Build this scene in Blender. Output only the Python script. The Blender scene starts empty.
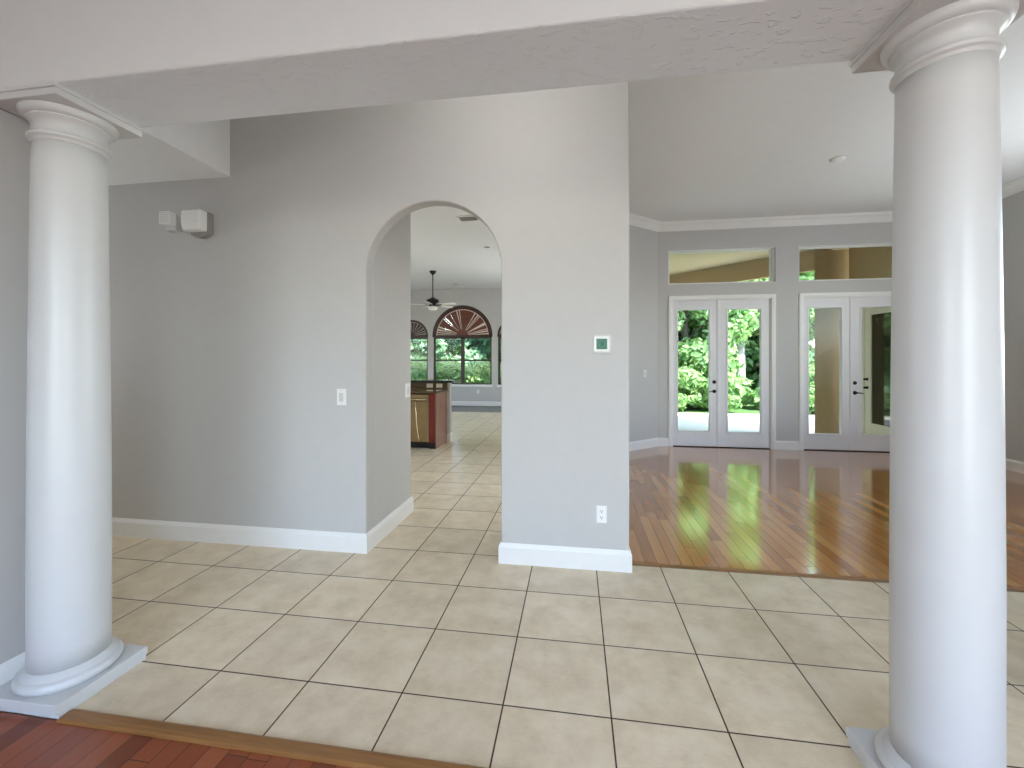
import bpy, bmesh, math, random
import numpy as np
from mathutils import Vector, Matrix

S = bpy.context.scene
COL = S.collection
PI = math.pi
rnd = random.Random(7)

# ------------------------------------------------------------------ camera
F_PX, V0 = 424.2, 360.7
cd = bpy.data.cameras.new('camera')
cd.sensor_width = 36.0
cd.lens = F_PX / 1024 * 36.0
cd.shift_y = (V0 - 384) / 1024
cd.clip_start, cd.clip_end = 0.02, 300
cam = bpy.data.objects.new('camera', cd)
COL.objects.link(cam)
cam.location = (2.4966, -1.7364, 1.4298)
cam.rotation_euler = (PI / 2, 0, 0.1479)
S.camera = cam

# ------------------------------------------------------------------ view
S.view_settings.view_transform = 'Standard'
S.view_settings.look = 'None'
S.view_settings.gamma = 1
S.view_settings.use_curve_mapping = False
S.view_settings.exposure = 0.22
S.cycles.use_denoising = True
S.cycles.max_bounces = 10
S.cycles.diffuse_bounces = 6
S.cycles.transparent_max_bounces = 16
S.cycles.sample_clamp_indirect = 6
S.cycles.caustics_reflective = False
S.cycles.caustics_refractive = False

# ------------------------------------------------------------------ sky + sun
W = bpy.data.worlds.new('sky')
S.world = W
W.use_nodes = True
wn = W.node_tree
bg = wn.nodes['Background']
sky = wn.nodes.new('ShaderNodeTexSky')
sky.sky_type = 'NISHITA'
sky.sun_disc = False
sky.sun_elevation = math.radians(55)
sky.sun_rotation = math.radians(-50)
sky.air_density = 1.0
sky.dust_density = 1.5
wn.links.new(sky.outputs[0], bg.inputs[0])
bg.inputs[1].default_value = 2.3

def lamp(name, kind, loc, direction, energy, color=(1, 1, 1), size=None):
    d = bpy.data.lights.new(name, kind)
    d.energy, d.color = energy, color
    if kind == 'AREA':
        d.shape = 'RECTANGLE'
        d.size, d.size_y = size
    if kind == 'SUN':
        d.angle = math.radians(0.6)
    o = bpy.data.objects.new(name, d)
    COL.objects.link(o)
    o.location = loc
    o.rotation_euler = Vector(direction).to_track_quat('-Z', 'Y').to_euler()
    return o

lamp('sun', 'SUN', (0, 0, 30), (-0.50, 0.42, -0.76), 20.0, (1.0, 0.96, 0.88))
COOL = (0.98, 0.987, 1.0)
# daylight entering by the dining windows; the fill lamps below them are added
lamp('daylight_dining_window', 'AREA', (1.3, -4.52, 1.42), (0, 1, 0.3), 28, COOL, (1.8, 2.5))
lamp('daylight_dining_side_window', 'AREA', (4.55, -4.52, 1.42), (0, 1, 0.3), 60, COOL, (1.6, 2.5))
lamp('daylight_living_window', 'AREA', (8.05, 2.2, 1.9), (-1, 0.1, 1.5), 66, (0.87, 0.94, 1.0), (2.0, 2.2))  # added uplight at an unseen side window, brightens the living room ceiling
lamp('daylight_foyer_window', 'AREA', (-3.95, 0.6, 2.0), (1, 0, 0.3), 44, COOL, (1.0, 1.6))  # added fill at the foyer's left end, that wall has no opening
lamp('daylight_living_opening', 'AREA', (2.66, 3.2, 1.3), (-1, 0, 0), 13, COOL, (1.7, 2.2))  # added fill in the pass-through, brightens the hallway wall
lamp('daylight_nook_window', 'AREA', (2.52, 8.6, 1.7), (-1, -0.3, 0.4), 42, COOL, (3.0, 2.0))  # extra light for the nook from an unseen, added side window
lamp('daylight_kitchen_window', 'AREA', (-4.9, 5.5, 1.7), (1, 0, 0.2), 42, COOL, (3.0, 1.6))  # extra kitchen light, its side window out of view is added too
foyer = lamp('foyer_pendant_light', 'POINT', (2.1, 0.25, 3.2), (0, 0, -1), 12, (1.0, 0.98, 0.94))  # bare unseen light above the beam, no fixture
foyer.data.shadow_soft_size = 0.22

# ------------------------------------------------------------------ node helpers
class NT:
    def __init__(s, name):
        s.m = bpy.data.materials.new(name)
        s.m.use_nodes = True
        s.t = s.m.node_tree
        s.b = s.t.nodes['Principled BSDF']
        s.out = s.t.nodes['Material Output']
    def n(s, kind, **kw):
        o = s.t.nodes.new('ShaderNode' + kind)
        for k, v in kw.items():
            setattr(o, k, v)
        return o
    def l(s, a, b):
        s.t.links.new(a, b)
    def put(s, sock, v):
        if hasattr(v, 'is_linked') or hasattr(v, 'links'):
            s.l(v, sock)
        else:
            sock.default_value = v
    def math(s, op, a, b=0.0, c=0.0):
        o = s.n('Math', operation=op)
        s.put(o.inputs[0], a); s.put(o.inputs[1], b); s.put(o.inputs[2], c)
        return o.outputs[0]
    def mix(s, f, a, b, blend='MIX'):
        o = s.n('MixRGB', blend_type=blend)
        s.put(o.inputs[0], f); s.put(o.inputs[1], a); s.put(o.inputs[2], b)
        return o.outputs[0]
    def ramp(s, f, stops):
        o = s.n('ValToRGB')
        e = o.color_ramp.elements
        while len(e) < len(stops):
            e.new(0.5)
        for x, (p, c) in zip(e, stops):
            x.position, x.color = p, c
        s.l(f, o.inputs[0])
        return o.outputs[0]
    def coords(s):
        return s.n('TexCoord').outputs['Object']
    def noise(s, vec, scale, detail=3, rough=0.5):
        o = s.n('TexNoise')
        o.inputs['Scale'].default_value = scale
        o.inputs['Detail'].default_value = detail
        o.inputs['Roughness'].default_value = rough
        if vec is not None:
            s.l(vec, o.inputs['Vector'])
        return o.outputs['Fac']
    def scaled(s, vec, sc):
        o = s.n('Mapping')
        o.inputs['Scale'].default_value = sc
        s.l(vec, o.inputs['Vector'])
        return o.outputs[0]
    def bump(s, h, strength, dist):
        o = s.n('Bump')
        o.inputs['Strength'].default_value = strength
        o.inputs['Distance'].default_value = dist
        s.l(h, o.inputs['Height'])
        s.l(o.outputs[0], s.b.inputs['Normal'])

def C(r, g, b):
    f = lambda x: (x / 255 / 12.92) if x / 255 <= 0.04045 else ((x / 255 + 0.055) / 1.055) ** 2.4
    return (f(r), f(g), f(b), 1)

def plain(name, col, rough=0.5, metal=0.0, bump=0.0, scale=60, var=0.04, spec=0.5, coat=0.0):
    k = NT(name)
    v = k.coords()
    f = k.noise(v, scale * 0.2, 2)
    dark = tuple(c * (1 - var) for c in col[:3]) + (1,)
    lite = tuple(min(1, c * (1 + var)) for c in col[:3]) + (1,)
    k.l(k.ramp(f, [(0.3, dark), (0.7, lite)]), k.b.inputs['Base Color'])
    k.b.inputs['Roughness'].default_value = rough
    k.b.inputs['Metallic'].default_value = metal
    k.b.inputs['Specular IOR Level'].default_value = spec
    k.b.inputs['Coat Weight'].default_value = coat
    if bump:
        k.bump(k.noise(v, scale, 4), bump, 0.004)
    return k.m

def knockdown(name, col):
    k = NT(name)
    v = k.coords()
    f = k.noise(k.scaled(v, (0.7, 1.3, 1)), 24, 3)
    h = k.ramp(f, [(0.56, (0, 0, 0, 1)), (0.62, (1, 1, 1, 1))])
    k.b.inputs['Base Color'].default_value = col
    k.b.inputs['Roughness'].default_value = 0.7
    k.bump(h, 0.5, 0.006)
    return k.m

def tile_material(name):
    T = 0.44
    k = NT(name)
    v = k.coords()
    sp = k.n('SeparateXYZ'); k.l(v, sp.inputs[0])
    def dist(a):
        q = k.math('DIVIDE', a, T)
        fr = k.math('FRACT', k.math('ADD', q, 0.5))
        return k.math('MULTIPLY', k.math('ABSOLUTE', k.math('SUBTRACT', fr, 0.5)), T)
    d = k.math('MINIMUM', dist(sp.outputs[0]), dist(sp.outputs[1]))
    mr = k.n('MapRange'); mr.interpolation_type = 'SMOOTHSTEP'
    mr.inputs[1].default_value, mr.inputs[2].default_value = 0.0022, 0.0042
    k.l(d, mr.inputs[0])
    tile = mr.outputs[0]
    cb = k.n('CombineXYZ')
    k.l(k.math('FLOOR', k.math('DIVIDE', sp.outputs[0], T)), cb.inputs[0])
    k.l(k.math('FLOOR', k.math('DIVIDE', sp.outputs[1], T)), cb.inputs[1])
    wnz = k.n('TexWhiteNoise', noise_dimensions='3D'); k.l(cb.outputs[0], wnz.inputs['Vector'])
    # every tile takes its own cut of the mottled pattern
    off = k.n('VectorMath', operation='SCALE'); k.l(wnz.outputs['Color'], off.inputs[0]); off.inputs['Scale'].default_value = 9
    vv = k.n('VectorMath', operation='ADD'); k.l(v, vv.inputs[0]); k.l(off.outputs[0], vv.inputs[1])
    a = k.noise(vv.outputs[0], 7, 5, 0.6)
    b = k.noise(k.scaled(vv.outputs[0], (1, 2.2, 1)), 26, 4, 0.6)
    c1 = k.ramp(a, [(0.30, C(208, 191, 162)), (0.52, C(222, 206, 178)), (0.75, C(232, 219, 195))])
    sp1 = k.ramp(b, [(0.60, (0, 0, 0, 1)), (0.72, (1, 1, 1, 1))])
    c2 = k.mix(k.math('MULTIPLY', sp1, 0.4), c1, C(238, 227, 206))
    sp2 = k.ramp(b, [(0.28, (1, 1, 1, 1)), (0.38, (0, 0, 0, 1))])
    c2 = k.mix(k.math('MULTIPLY', sp2, 0.25), c2, C(172, 152, 124))
    tone = k.math('ADD', k.math('MULTIPLY', wnz.outputs['Value'], 0.10), 0.95)
    tc = k.n('CombineXYZ')
    for i in range(3): k.l(tone, tc.inputs[i])
    c3 = k.mix(1.0, c2, tc.outputs[0], 'MULTIPLY')
    k.l(k.mix(tile, C(64, 50, 34), c3), k.b.inputs['Base Color'])
    k.l(k.math('ADD', k.math('MULTIPLY', tile, -0.52), 0.8), k.b.inputs['Roughness'])
    k.b.inputs['Specular IOR Level'].default_value = 0.4
    k.bump(tile, 0.5, 0.002)
    return k.m

def wood_material(name, stops, rough=0.13, gap=C(40, 20, 10), coat=(0.9, 1.6)):
    w, L = 0.083, 1.1
    k = NT(name)
    v = k.coords()
    sp = k.n('SeparateXYZ'); k.l(v, sp.inputs[0])
    xq = k.math('DIVIDE', sp.outputs[0], w)
    row = k.math('FLOOR', xq)
    r1 = k.n('TexWhiteNoise', noise_dimensions='1D'); k.l(row, r1.inputs['W'])
    yq = k.math('ADD', k.math('DIVIDE', sp.outputs[1], L), k.math('MULTIPLY', r1.outputs['Value'], 17.0))
    cell = k.math('FLOOR', yq)
    cb = k.n('CombineXYZ'); k.l(row, cb.inputs[0]); k.l(cell, cb.inputs[1])
    r2 = k.n('TexWhiteNoise', noise_dimensions='3D'); k.l(cb.outputs[0], r2.inputs['Vector'])
    off = k.n('VectorMath', operation='SCALE'); k.l(r2.outputs['Color'], off.inputs[0]); off.inputs['Scale'].default_value = 5
    vv = k.n('VectorMath', operation='ADD'); k.l(v, vv.inputs[0]); k.l(off.outputs[0], vv.inputs[1])
    g = k.noise(k.scaled(vv.outputs[0], (38, 2.2, 1)), 1.0, 5, 0.65)
    f = k.math('ADD', k.math('MULTIPLY', r2.outputs['Value'], 0.7), k.math('MULTIPLY', g, 0.35))
    base = k.ramp(f, stops)
    fx = k.math('MULTIPLY', k.math('SUBTRACT', 0.5, k.math('ABSOLUTE', k.math('SUBTRACT', k.math('FRACT', xq), 0.5))), w)
    fy = k.math('MULTIPLY', k.math('SUBTRACT', 0.5, k.math('ABSOLUTE', k.math('SUBTRACT', k.math('FRACT', yq), 0.5))), L)
    d = k.math('MINIMUM', fx, fy)
    mr = k.n('MapRange'); mr.interpolation_type = 'SMOOTHSTEP'
    mr.inputs[1].default_value, mr.inputs[2].default_value = 0.0006, 0.0022
    k.l(d, mr.inputs[0])
    k.l(k.mix(mr.outputs[0], gap, base), k.b.inputs['Base Color'])
    k.l(k.math('ADD', k.math('MULTIPLY', g, 0.10), rough - 0.05), k.b.inputs['Roughness'])
    k.b.inputs['Specular IOR Level'].default_value = 0.5
    k.b.inputs['Coat Weight'].default_value = coat[0]
    k.b.inputs['Coat Roughness'].default_value = 0.09
    k.b.inputs['Coat IOR'].default_value = coat[1]
    und = k.noise(v, 3.0, 2)
    k.bump(k.math('ADD', k.math('MULTIPLY', mr.outputs[0], 1.0), k.math('MULTIPLY', k.math('ADD', und, r2.outputs['Value']), 0.12)), 0.12, 0.002)
    return k.m

def grain_wood(name, c0, c1, rough=0.3, axis=(3, 3, 26)):
    k = NT(name)
    f = k.noise(k.scaled(k.coords(), axis), 1.0, 5, 0.6)
    k.l(k.ramp(f, [(0.3, c0), (0.7, c1)]), k.b.inputs['Base Color'])
    k.b.inputs['Roughness'].default_value = rough
    return k.m

def glass_material(name, tint=(1, 1, 1, 1), refl=1.0):
    k = NT(name)
    k.t.nodes.remove(k.b)
    tr = k.n('BsdfTransparent'); tr.inputs[0].default_value = tint
    gl = k.n('BsdfGlossy'); gl.inputs['Roughness'].default_value = 0.0
    fr = k.n('Fresnel'); fr.inputs[0].default_value = 1.5
    mx = k.n('MixShader')
    k.l(k.math('MULTIPLY', fr.outputs[0], refl), mx.inputs[0])
    k.l(tr.outputs[0], mx.inputs[1]); k.l(gl.outputs[0], mx.inputs[2])
    k.l(mx.outputs[0], k.out.inputs[0])
    return k.m

def leaf_material(name, c0, c1, c2):
    k = NT(name)
    g = k.n('NewGeometry')
    f = k.math('ADD', k.math('MULTIPLY', g.outputs['Random Per Island'], 0.75), k.math('MULTIPLY', k.noise(k.coords(), 1.2, 2), 0.3))
    col = k.ramp(f, [(0.1, c0), (0.5, c1), (0.95, c2)])
    k.l(col, k.b.inputs['Base Color'])
    k.b.inputs['Roughness'].default_value = 0.55
    ts = k.n('BsdfTranslucent'); k.l(col, ts.inputs[0])
    mx = k.n('MixShader'); mx.inputs[0].default_value = 0.5
    k.l(k.b.outputs[0], mx.inputs[1]); k.l(ts.outputs[0], mx.inputs[2])
    k.l(mx.outputs[0], k.out.inputs[0])
    return k.m

def emit(name, col, strength):
    k = NT(name)
    k.b.inputs['Base Color'].default_value = col
    k.b.inputs['Emission Color'].default_value = col
    k.b.inputs['Emission Strength'].default_value = strength
    return k.m

M = dict(
    wall=plain('grey_wall_paint', C(196, 195, 193), 0.55, bump=0.12, scale=70, var=0.01, spec=0.35),
    white=plain('white_trim_paint', C(236, 236, 234), 0.35, var=0.01),
    column=plain('white_column_enamel', C(203, 204, 204), 0.36, var=0.008, spec=0.5),
    door=plain('white_door_enamel', C(228, 228, 230), 0.4, var=0.01),
    ceil=plain('ceiling_paint', C(230, 231, 231), 0.8, bump=0.2, scale=60, var=0.01),
    beam_face=plain('smooth_beam_paint', C(214, 215, 215), 0.7, bump=0.1, scale=70, var=0.01),
    beam=knockdown('textured_beam_plaster', C(228, 236, 241)),
    tile=tile_material('beige_floor_tile'),
    woodL=wood_material('oak_plank_floor', [(0.1, C(158, 98, 46)), (0.5, C(186, 122, 62)), (0.9, C(206, 148, 84))], 0.13),
    woodD=wood_material('cherry_plank_floor', [(0.1, C(104, 46, 22)), (0.5, C(136, 64, 32)), (0.9, C(158, 86, 50))], 0.3, coat=(0.2, 1.4)),  # redder, darker planks than in the living room
    strip=grain_wood('wood_threshold', C(120, 82, 44), C(158, 112, 64), 0.3, (3, 40, 40)),
    carpet=plain('grey_nook_floor', C(128, 127, 126), 0.9, bump=0.3, scale=200),
    glass=glass_material('clear_glass', (0.96, 0.98, 0.97, 1), 0.15),
    dark_glass=plain('dark_door_glass', C(52, 50, 40), 0.05, var=0.2, scale=8, spec=0.6),
    bronze=plain('dark_bronze', C(38, 34, 32), 0.35, 0.6),
    black=plain('black_plastic', C(14, 14, 15), 0.4),
    frame=plain('dark_window_frame', C(58, 50, 46), 0.5),
    shutter=grain_wood('red_brown_shutter_wood', C(82, 34, 18), C(120, 56, 28), 0.4),
    ray=plain('pale_shutter_ray', C(232, 212, 202), 0.5),
    ray_grey=plain('grey_shutter_ray', C(190, 180, 178), 0.5),
    shutter_dark=grain_wood('dark_shutter_wood', C(46, 20, 14), C(66, 30, 20), 0.4),
    plastic=plain('white_plastic', C(238, 238, 236), 0.35, var=0.01),
    plastic_grey=plain('pale_grey_plastic', C(205, 206, 205), 0.45, var=0.01),
    shade_grey=plain('mid_grey_plastic', C(150, 147, 143), 0.5),  # chime back plate: its shadow is put into this grey
    slot=plain('socket_slot', C(60, 60, 60), 0.6),
    screen=plain('green_lcd_screen', C(60, 122, 98), 0.25, var=0.25, scale=600),
    screen_dark=plain('lcd_digits', C(8, 62, 44), 0.4),
    steel=plain('brushed_steel', C(150, 128, 92), 0.28, 0.9, scale=30, var=0.08),
    steel_bright=plain('bright_steel', C(214, 198, 160), 0.25, 0.9),
    cherry=grain_wood('cherry_cabinet', C(92, 22, 12), C(128, 38, 20), 0.3, (30, 30, 3)),
    cherry_panel=grain_wood('cherry_end_panel', C(132, 92, 76), C(158, 118, 98), 0.22, (30, 30, 3)),  # cherry wood made paler, light reflections put into the colour
    granite=plain('dark_granite', C(84, 66, 36), 0.15, scale=300, var=0.5),
    granite_black=plain('black_granite', C(38, 34, 26), 0.15, scale=300, var=0.5),
    beige=plain('beige_plastic', C(232, 214, 188), 0.4),
    stucco=plain('tan_stucco', C(186, 161, 122), 0.85, bump=0.3, scale=80),
    soffit=plain('cream_lanai_ceiling', C(196, 178, 146), 0.8, bump=0.2, scale=60),
    patio=plain('pale_patio_concrete', C(232, 226, 214), 0.8, bump=0.1, scale=40),
    ground=plain('grass_ground', C(70, 104, 48), 0.9, bump=0.4, scale=40, var=0.3),
    roof=plain('roof_deck', C(150, 140, 130), 0.9),
    cream=plain('cream_door_frame', C(236, 230, 212), 0.4, var=0.01),
    bark=plain('pale_bark', C(140, 138, 128), 0.9, bump=0.6, scale=18, var=0.25),
    bark_dark=plain('dark_bark', C(86, 76, 62), 0.9, bump=0.6, scale=18, var=0.25),
    leafA=leaf_material('bright_leaf', C(110, 150, 84), C(162, 198, 126), C(206, 226, 174)),
    leafB=leaf_material('mid_leaf', C(92, 132, 78), C(138, 176, 110), C(180, 208, 146)),
    leafC=leaf_material('dusty_leaf', C(104, 146, 112), C(150, 188, 152), C(194, 220, 194)),
    frond=leaf_material('palm_frond', C(92, 122, 74), C(142, 168, 112), C(188, 204, 154)),
    lamp_glass=plain('frosted_lamp_glass', C(240, 238, 232), 0.4),
    blade=plain('white_fan_blade', C(232, 230, 226), 0.4),
    recess=plain('lamp_recess', C(120, 118, 112), 0.5),
)

# ------------------------------------------------------------------ mesh helpers
class MB:
    """collects shapes into one mesh"""
    def __init__(s):
        s.bm = bmesh.new()
    def box(s, x0, x1, y0, y1, z0, z1, mat=None):
        vs = [s.bm.verts.new((x, y, z)) for z in (z0, z1) for y in (y0, y1) for x in (x0, x1)]
        for f in ((0, 2, 3, 1), (4, 5, 7, 6), (0, 1, 5, 4), (2, 6, 7, 3), (0, 4, 6, 2), (1, 3, 7, 5)):
            s.bm.faces.new([vs[i] for i in f])
        if mat is not None:
            for v in vs: v.co = mat @ v.co
        return s
    def prism(s, pts, z0, z1, plane='XY', mat=None):
        """polygon extruded: XY -> along z, XZ -> along y, YZ -> along x"""
        def P(a, b, t):
            return {'XY': (a, b, t), 'XZ': (a, t, b), 'YZ': (t, a, b)}[plane]
        A = [s.bm.verts.new(P(a, b, z0)) for a, b in pts]
        B = [s.bm.verts.new(P(a, b, z1)) for a, b in pts]
        fs = [s.bm.faces.new(A), s.bm.faces.new(B[::-1])]
        n = len(pts)
        for i in range(n):
            fs.append(s.bm.faces.new((A[i], B[i], B[(i + 1) % n], A[(i + 1) % n])))
        bmesh.ops.recalc_face_normals(s.bm, faces=fs)
        if mat is not None:
            for v in A + B: v.co = mat @ v.co
        return s
    def lathe(s, prof, n=48, mat=None, caps=True):
        rings = []
        for r, z in prof:
            rings.append([s.bm.verts.new((r * math.cos(2 * PI * i / n), r * math.sin(2 * PI * i / n), z)) for i in range(n)])
        fs = []
        for a, b in zip(rings, rings[1:]):
            for i in range(n):
                f = s.bm.faces.new((a[i], a[(i + 1) % n], b[(i + 1) % n], b[i])); f.smooth = True; fs.append(f)
        if caps:
            fs.append(s.bm.faces.new(rings[0][::-1])); fs.append(s.bm.faces.new(rings[-1]))
        bmesh.ops.recalc_face_normals(s.bm, faces=fs)
        if mat is not None:
            for r in rings:
                for v in r: v.co = mat @ v.co
        return s
    def tube(s, pts, rad, n=10):
        pts = [Vector(p) for p in pts]
        if not hasattr(rad, '__len__'): rad = [rad] * len(pts)
        rings = []
        for i, p in enumerate(pts):
            d = (pts[min(i + 1, len(pts) - 1)] - pts[max(i - 1, 0)]).normalized()
            u = d.orthogonal().normalized() if i == 0 else (u - d * u.dot(d)).normalized()
            w = d.cross(u)
            rings.append([s.bm.verts.new(p + (u * math.cos(2 * PI * k / n) + w * math.sin(2 * PI * k / n)) * rad[i]) for k in range(n)])
        fs = []
        for a, b in zip(rings, rings[1:]):
            for i in range(n):
                f = s.bm.faces.new((a[i], a[(i + 1) % n], b[(i + 1) % n], b[i])); f.smooth = True; fs.append(f)
        fs.append(s.bm.faces.new(rings[0][::-1])); fs.append(s.bm.faces.new(rings[-1]))
        bmesh.ops.recalc_face_normals(s.bm, faces=fs)
        return s
    def done(s, name, mat, parent=None, loc=(0, 0, 0), bevel=0.0, seg=2):
        me = bpy.data.meshes.new(name)
        s.bm.to_mesh(me); s.bm.free()
        me.materials.append(mat)
        o = bpy.data.objects.new(name, me)
        COL.objects.link(o)
        o.location = loc
        if parent is not None: o.parent = parent
        if bevel:
            b = o.modifiers.new('bevel', 'BEVEL')
            b.width, b.segments, b.limit_method, b.angle_limit = bevel, seg, 'ANGLE', math.radians(50)
            b.harden_normals = False
        return o

def tag(o, label, cat, group=None, kind=None):
    o['label'], o['category'] = label, cat
    if group: o['group'] = group
    if kind: o['kind'] = kind
    return o

def thing(name, label, cat, loc=(0, 0, 0), rz=0.0, group=None, kind=None):
    o = bpy.data.objects.new(name, None)
    o.empty_display_size = 0.1
    COL.objects.link(o)
    o.location = loc
    o.rotation_euler = (0, 0, rz)
    return tag(o, label, cat, group, kind)

def struct(o, label, cat):
    return tag(o, label, cat, None, 'structure')

def dup(root, loc, rz=0.0, scale=None, label=None):
    r = root.copy(); COL.objects.link(r)
    r.location = loc; r.rotation_euler = (0, 0, rz)
    if scale: r.scale = scale
    if label: r['label'] = label
    for ch in list(root.children):
        c = ch.copy(); COL.objects.link(c); c.parent = r
        for g in list(ch.children):
            d = g.copy(); COL.objects.link(d); d.parent = c
    return r

ZC = 3.72          # ceiling
FW0, FW1 = 1.225, 1.34    # front wall faces
YF = 5.65          # far wall of the living room
XR = 8.12          # right wall
YN = 11.4          # nook window wall

# ================================================================== floors
m = MB()
m.box(-4.0, XR, -0.28, FW1, -0.12, 0)
m.box(-5.0, 2.62, FW1, 9.8, -0.12, 0)
struct(m.done('floor', M['tile']), 'beige ceramic tile floor with dark grout in foyer and hallway', 'floor')
struct(MB().box(2.62, XR, FW1 + .02, YF + 0.1, -0.12, 0).done('floor_living', M['woodL']), 'glossy brown plank floor reflecting the glass doors', 'floor')
struct(MB().box(-3.0, 5.6, -4.6, -0.335, -0.12, 0).done('floor_dining', M['woodD']), 'reddish wooden plank floor at the bottom left corner', 'floor')
struct(MB().box(-5.0, 2.62, 9.8, YN + .1, -0.12, 0).done('floor_nook', M['carpet']), 'grey floor strip below the arched kitchen windows', 'floor')
m = MB()
m.prism([(-0.345, -0.02), (-0.345, 0.004), (-0.335, 0.010), (-0.290, 0.010), (-0.28, 0.004), (-0.28, -0.02)], 0.47, 3.498, 'YZ')
m.prism([(-0.345, -0.02), (-0.345, 0.004), (-0.335, 0.010), (-0.290, 0.010), (-0.28, 0.004), (-0.28, -0.02)], 3.876, 4.4, 'YZ')
struct(m.done('trim_1', M['strip']), 'wooden transition strip between tile and reddish plank floor', 'floor strip')
m = MB()
m.prism([(1.325, -0.02), (1.325, 0.003), (1.332, 0.007), (1.355, 0.007), (1.365, 0.003), (1.365, -0.02)], 2.87, XR, 'YZ')
struct(m.done('trim_2', M['strip']), 'thin wooden strip where tile meets the living room planks', 'floor strip')

# ================================================================== front wall with the arch
AX0, AX1, AZ = 0.956, 1.977, 2.09
ar = (AX1 - AX0) / 2; ac = (AX0 + AX1) / 2
pts = [(-4.0, 0), (AX0, 0)]
for i in range(0, 33):
    a = PI - PI * i / 32
    pts.append((ac + ar * math.cos(a), AZ + ar * 0.98 * math.sin(a)))
pts += [(AX1, 0), (2.86, 0), (2.86, ZC), (-4.0, ZC)]
o = MB().prism(pts, FW0, FW1, 'XZ').done('wall_front', M['wall'], bevel=0.012, seg=3)
struct(o, 'light grey wall with a round arched opening', 'wall')

m = MB(); m.box(-1.5, AX0 - 0.003, FW1, 2.11, 0, ZC)
struct(m.done('wall_hall_left', M['wall'], bevel=0.012, seg=3), 'grey hallway wall seen inside the arch on its left', 'wall')
m = MB(); m.box(2.02, 2.62, FW1, 1.75, 0, ZC); m.box(2.62, 2.74, FW1, 2.3, 0, ZC); m.box(2.62, 2.74, 4.1, 4.62, 0, ZC); m.box(2.62, 2.74, 2.3, 4.1, 2.5, ZC)  # gap towards the living room added to let light into the hall
struct(m.done('wall_hall_right', M['wall']), 'grey wall behind the thermostat wall beside the living room', 'wall')
# diagonal wall at the left of the living room
m = MB(); m.prism([(2.74, 4.65), (3.86, 5.64), (3.86, 5.80), (2.62, 4.72), (2.62, 4.62)], 0, ZC)
struct(m.done('wall_diagonal', M['wall']), 'narrow slanted grey wall left of the glass doors', 'wall')

# far living room wall: two double doors, two transom windows
D1 = (4.035, 5.69); D2 = (6.035, 7.64); DH = 2.505; TZ0, TZ1 = 2.70, 3.262
y0, y1 = YF, YF + 0.14
m = MB()
for a, b in ((3.80, D1[0]), (D1[1], D2[0]), (D2[1], XR)):
    m.box(a, b, y0, y1, 0, ZC)
for a, b in (D1, D2):
    m.box(a, b, y0, y1, DH, TZ0); m.box(a, b, y0, y1, TZ1, ZC)
struct(m.done('wall_far', M['wall']), 'grey living room wall holding the two white glass double doors', 'wall')
m = MB()
m.box(XR, XR + 0.14, -0.3, 1.2, 0, ZC); m.box(XR, XR + 0.14, 3.2, YF + 0.14, 0, ZC)
m.box(XR, XR + 0.14, 1.2, 3.2, 0, 0.8); m.box(XR, XR + 0.14, 1.2, 3.2, 3.0, ZC)
struct(m.done('wall_right', M['wall']), 'grey side wall behind the right column', 'wall')

# nook wall with three arched windows
NW = [(-3.26, -2.21), (-2.02, -0.11), (0.09, 1.14)]
SZ, PZ = 0.66, 2.21
m = MB()
yy0, yy1 = YN, YN + 0.16
m.box(-5.1, 2.74, yy0, yy1, -0.0, SZ)
edges = [-5.1] + [v for w in NW for v in w] + [2.74]
for a, b in zip(edges[0::2], edges[1::2]):
    m.box(a, b, yy0, yy1, SZ, ZC)
for a, b in NW:
    r = (b - a) / 2; c = (a + b) / 2
    P = [(a, PZ)] + [(c + r * math.cos(PI - PI * i / 24), PZ + r * math.sin(PI * i / 24)) for i in range(1, 24)] + [(b, PZ), (b, ZC), (a, ZC)]
    m.prism(P, yy0, yy1, 'XZ')
    m.box(a, b, yy0 + 0.0, yy1, SZ, SZ + 0.0001) if False else None
struct(m.done('wall_nook', M['wall']), 'grey far wall seen through the arch with arched windows', 'wall')
m = MB(); m.box(2.62, 2.74, 4.70, 7.1, 0, ZC); m.box(2.62, 2.74, 10.1, YN, 0, ZC)
m.box(2.62, 2.74, 7.1, 10.1, 0, 0.7); m.box(2.62, 2.74, 7.1, 10.1, 2.7, ZC)
struct(m.done('wall_nook_right', M['wall']), 'grey kitchen side wall to the right beyond the arch', 'wall')
m = MB(); m.box(-5.12, -5.0, FW1, 4.0, 0, ZC); m.box(-5.12, -5.0, 7.0, YN, 0, ZC)
m.box(-5.12, -5.0, 4.0, 7.0, 0, 0.9); m.box(-5.12, -5.0, 4.0, 7.0, 2.5, ZC)
struct(m.done('wall_kitchen_left', M['wall']), 'grey kitchen side wall to the left beyond the arch', 'wall')

# stub wall beside the left column, dining room walls
m = MB(); m.box(-3.0, 0.088, -0.30, -0.02, 0, 2.535)
struct(m.done('wall_stub', M['wall'], bevel=0.01), 'grey wall end behind the left column', 'wall')
m = MB(); m.box(-3.12, -3.0, -4.7, -0.30, 0, 3.3)
struct(m.done('wall_left', M['wall']), 'grey dining room wall to the left of the camera', 'wall')
m = MB()
for a, b in ((-3.1, 0.4), (2.2, 3.75), (5.35, 5.72)): m.box(a, b, -4.72, -4.6, 0, 3.3)
for a, b in ((0.4, 2.2), (3.75, 5.35)): m.box(a, b, -4.72, -4.6, 0, 0.52); m.box(a, b, -4.72, -4.6, 2.72, 3.3)
struct(m.done('wall_back', M['wall']), 'grey dining room wall with a window behind the camera', 'wall')
m = MB(); m.box(5.6, 5.72, -4.6, -0.30, 0, 3.3)
struct(m.done('wall_dining_right', M['wall']), 'grey dining room wall behind the camera on the right', 'wall')
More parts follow.
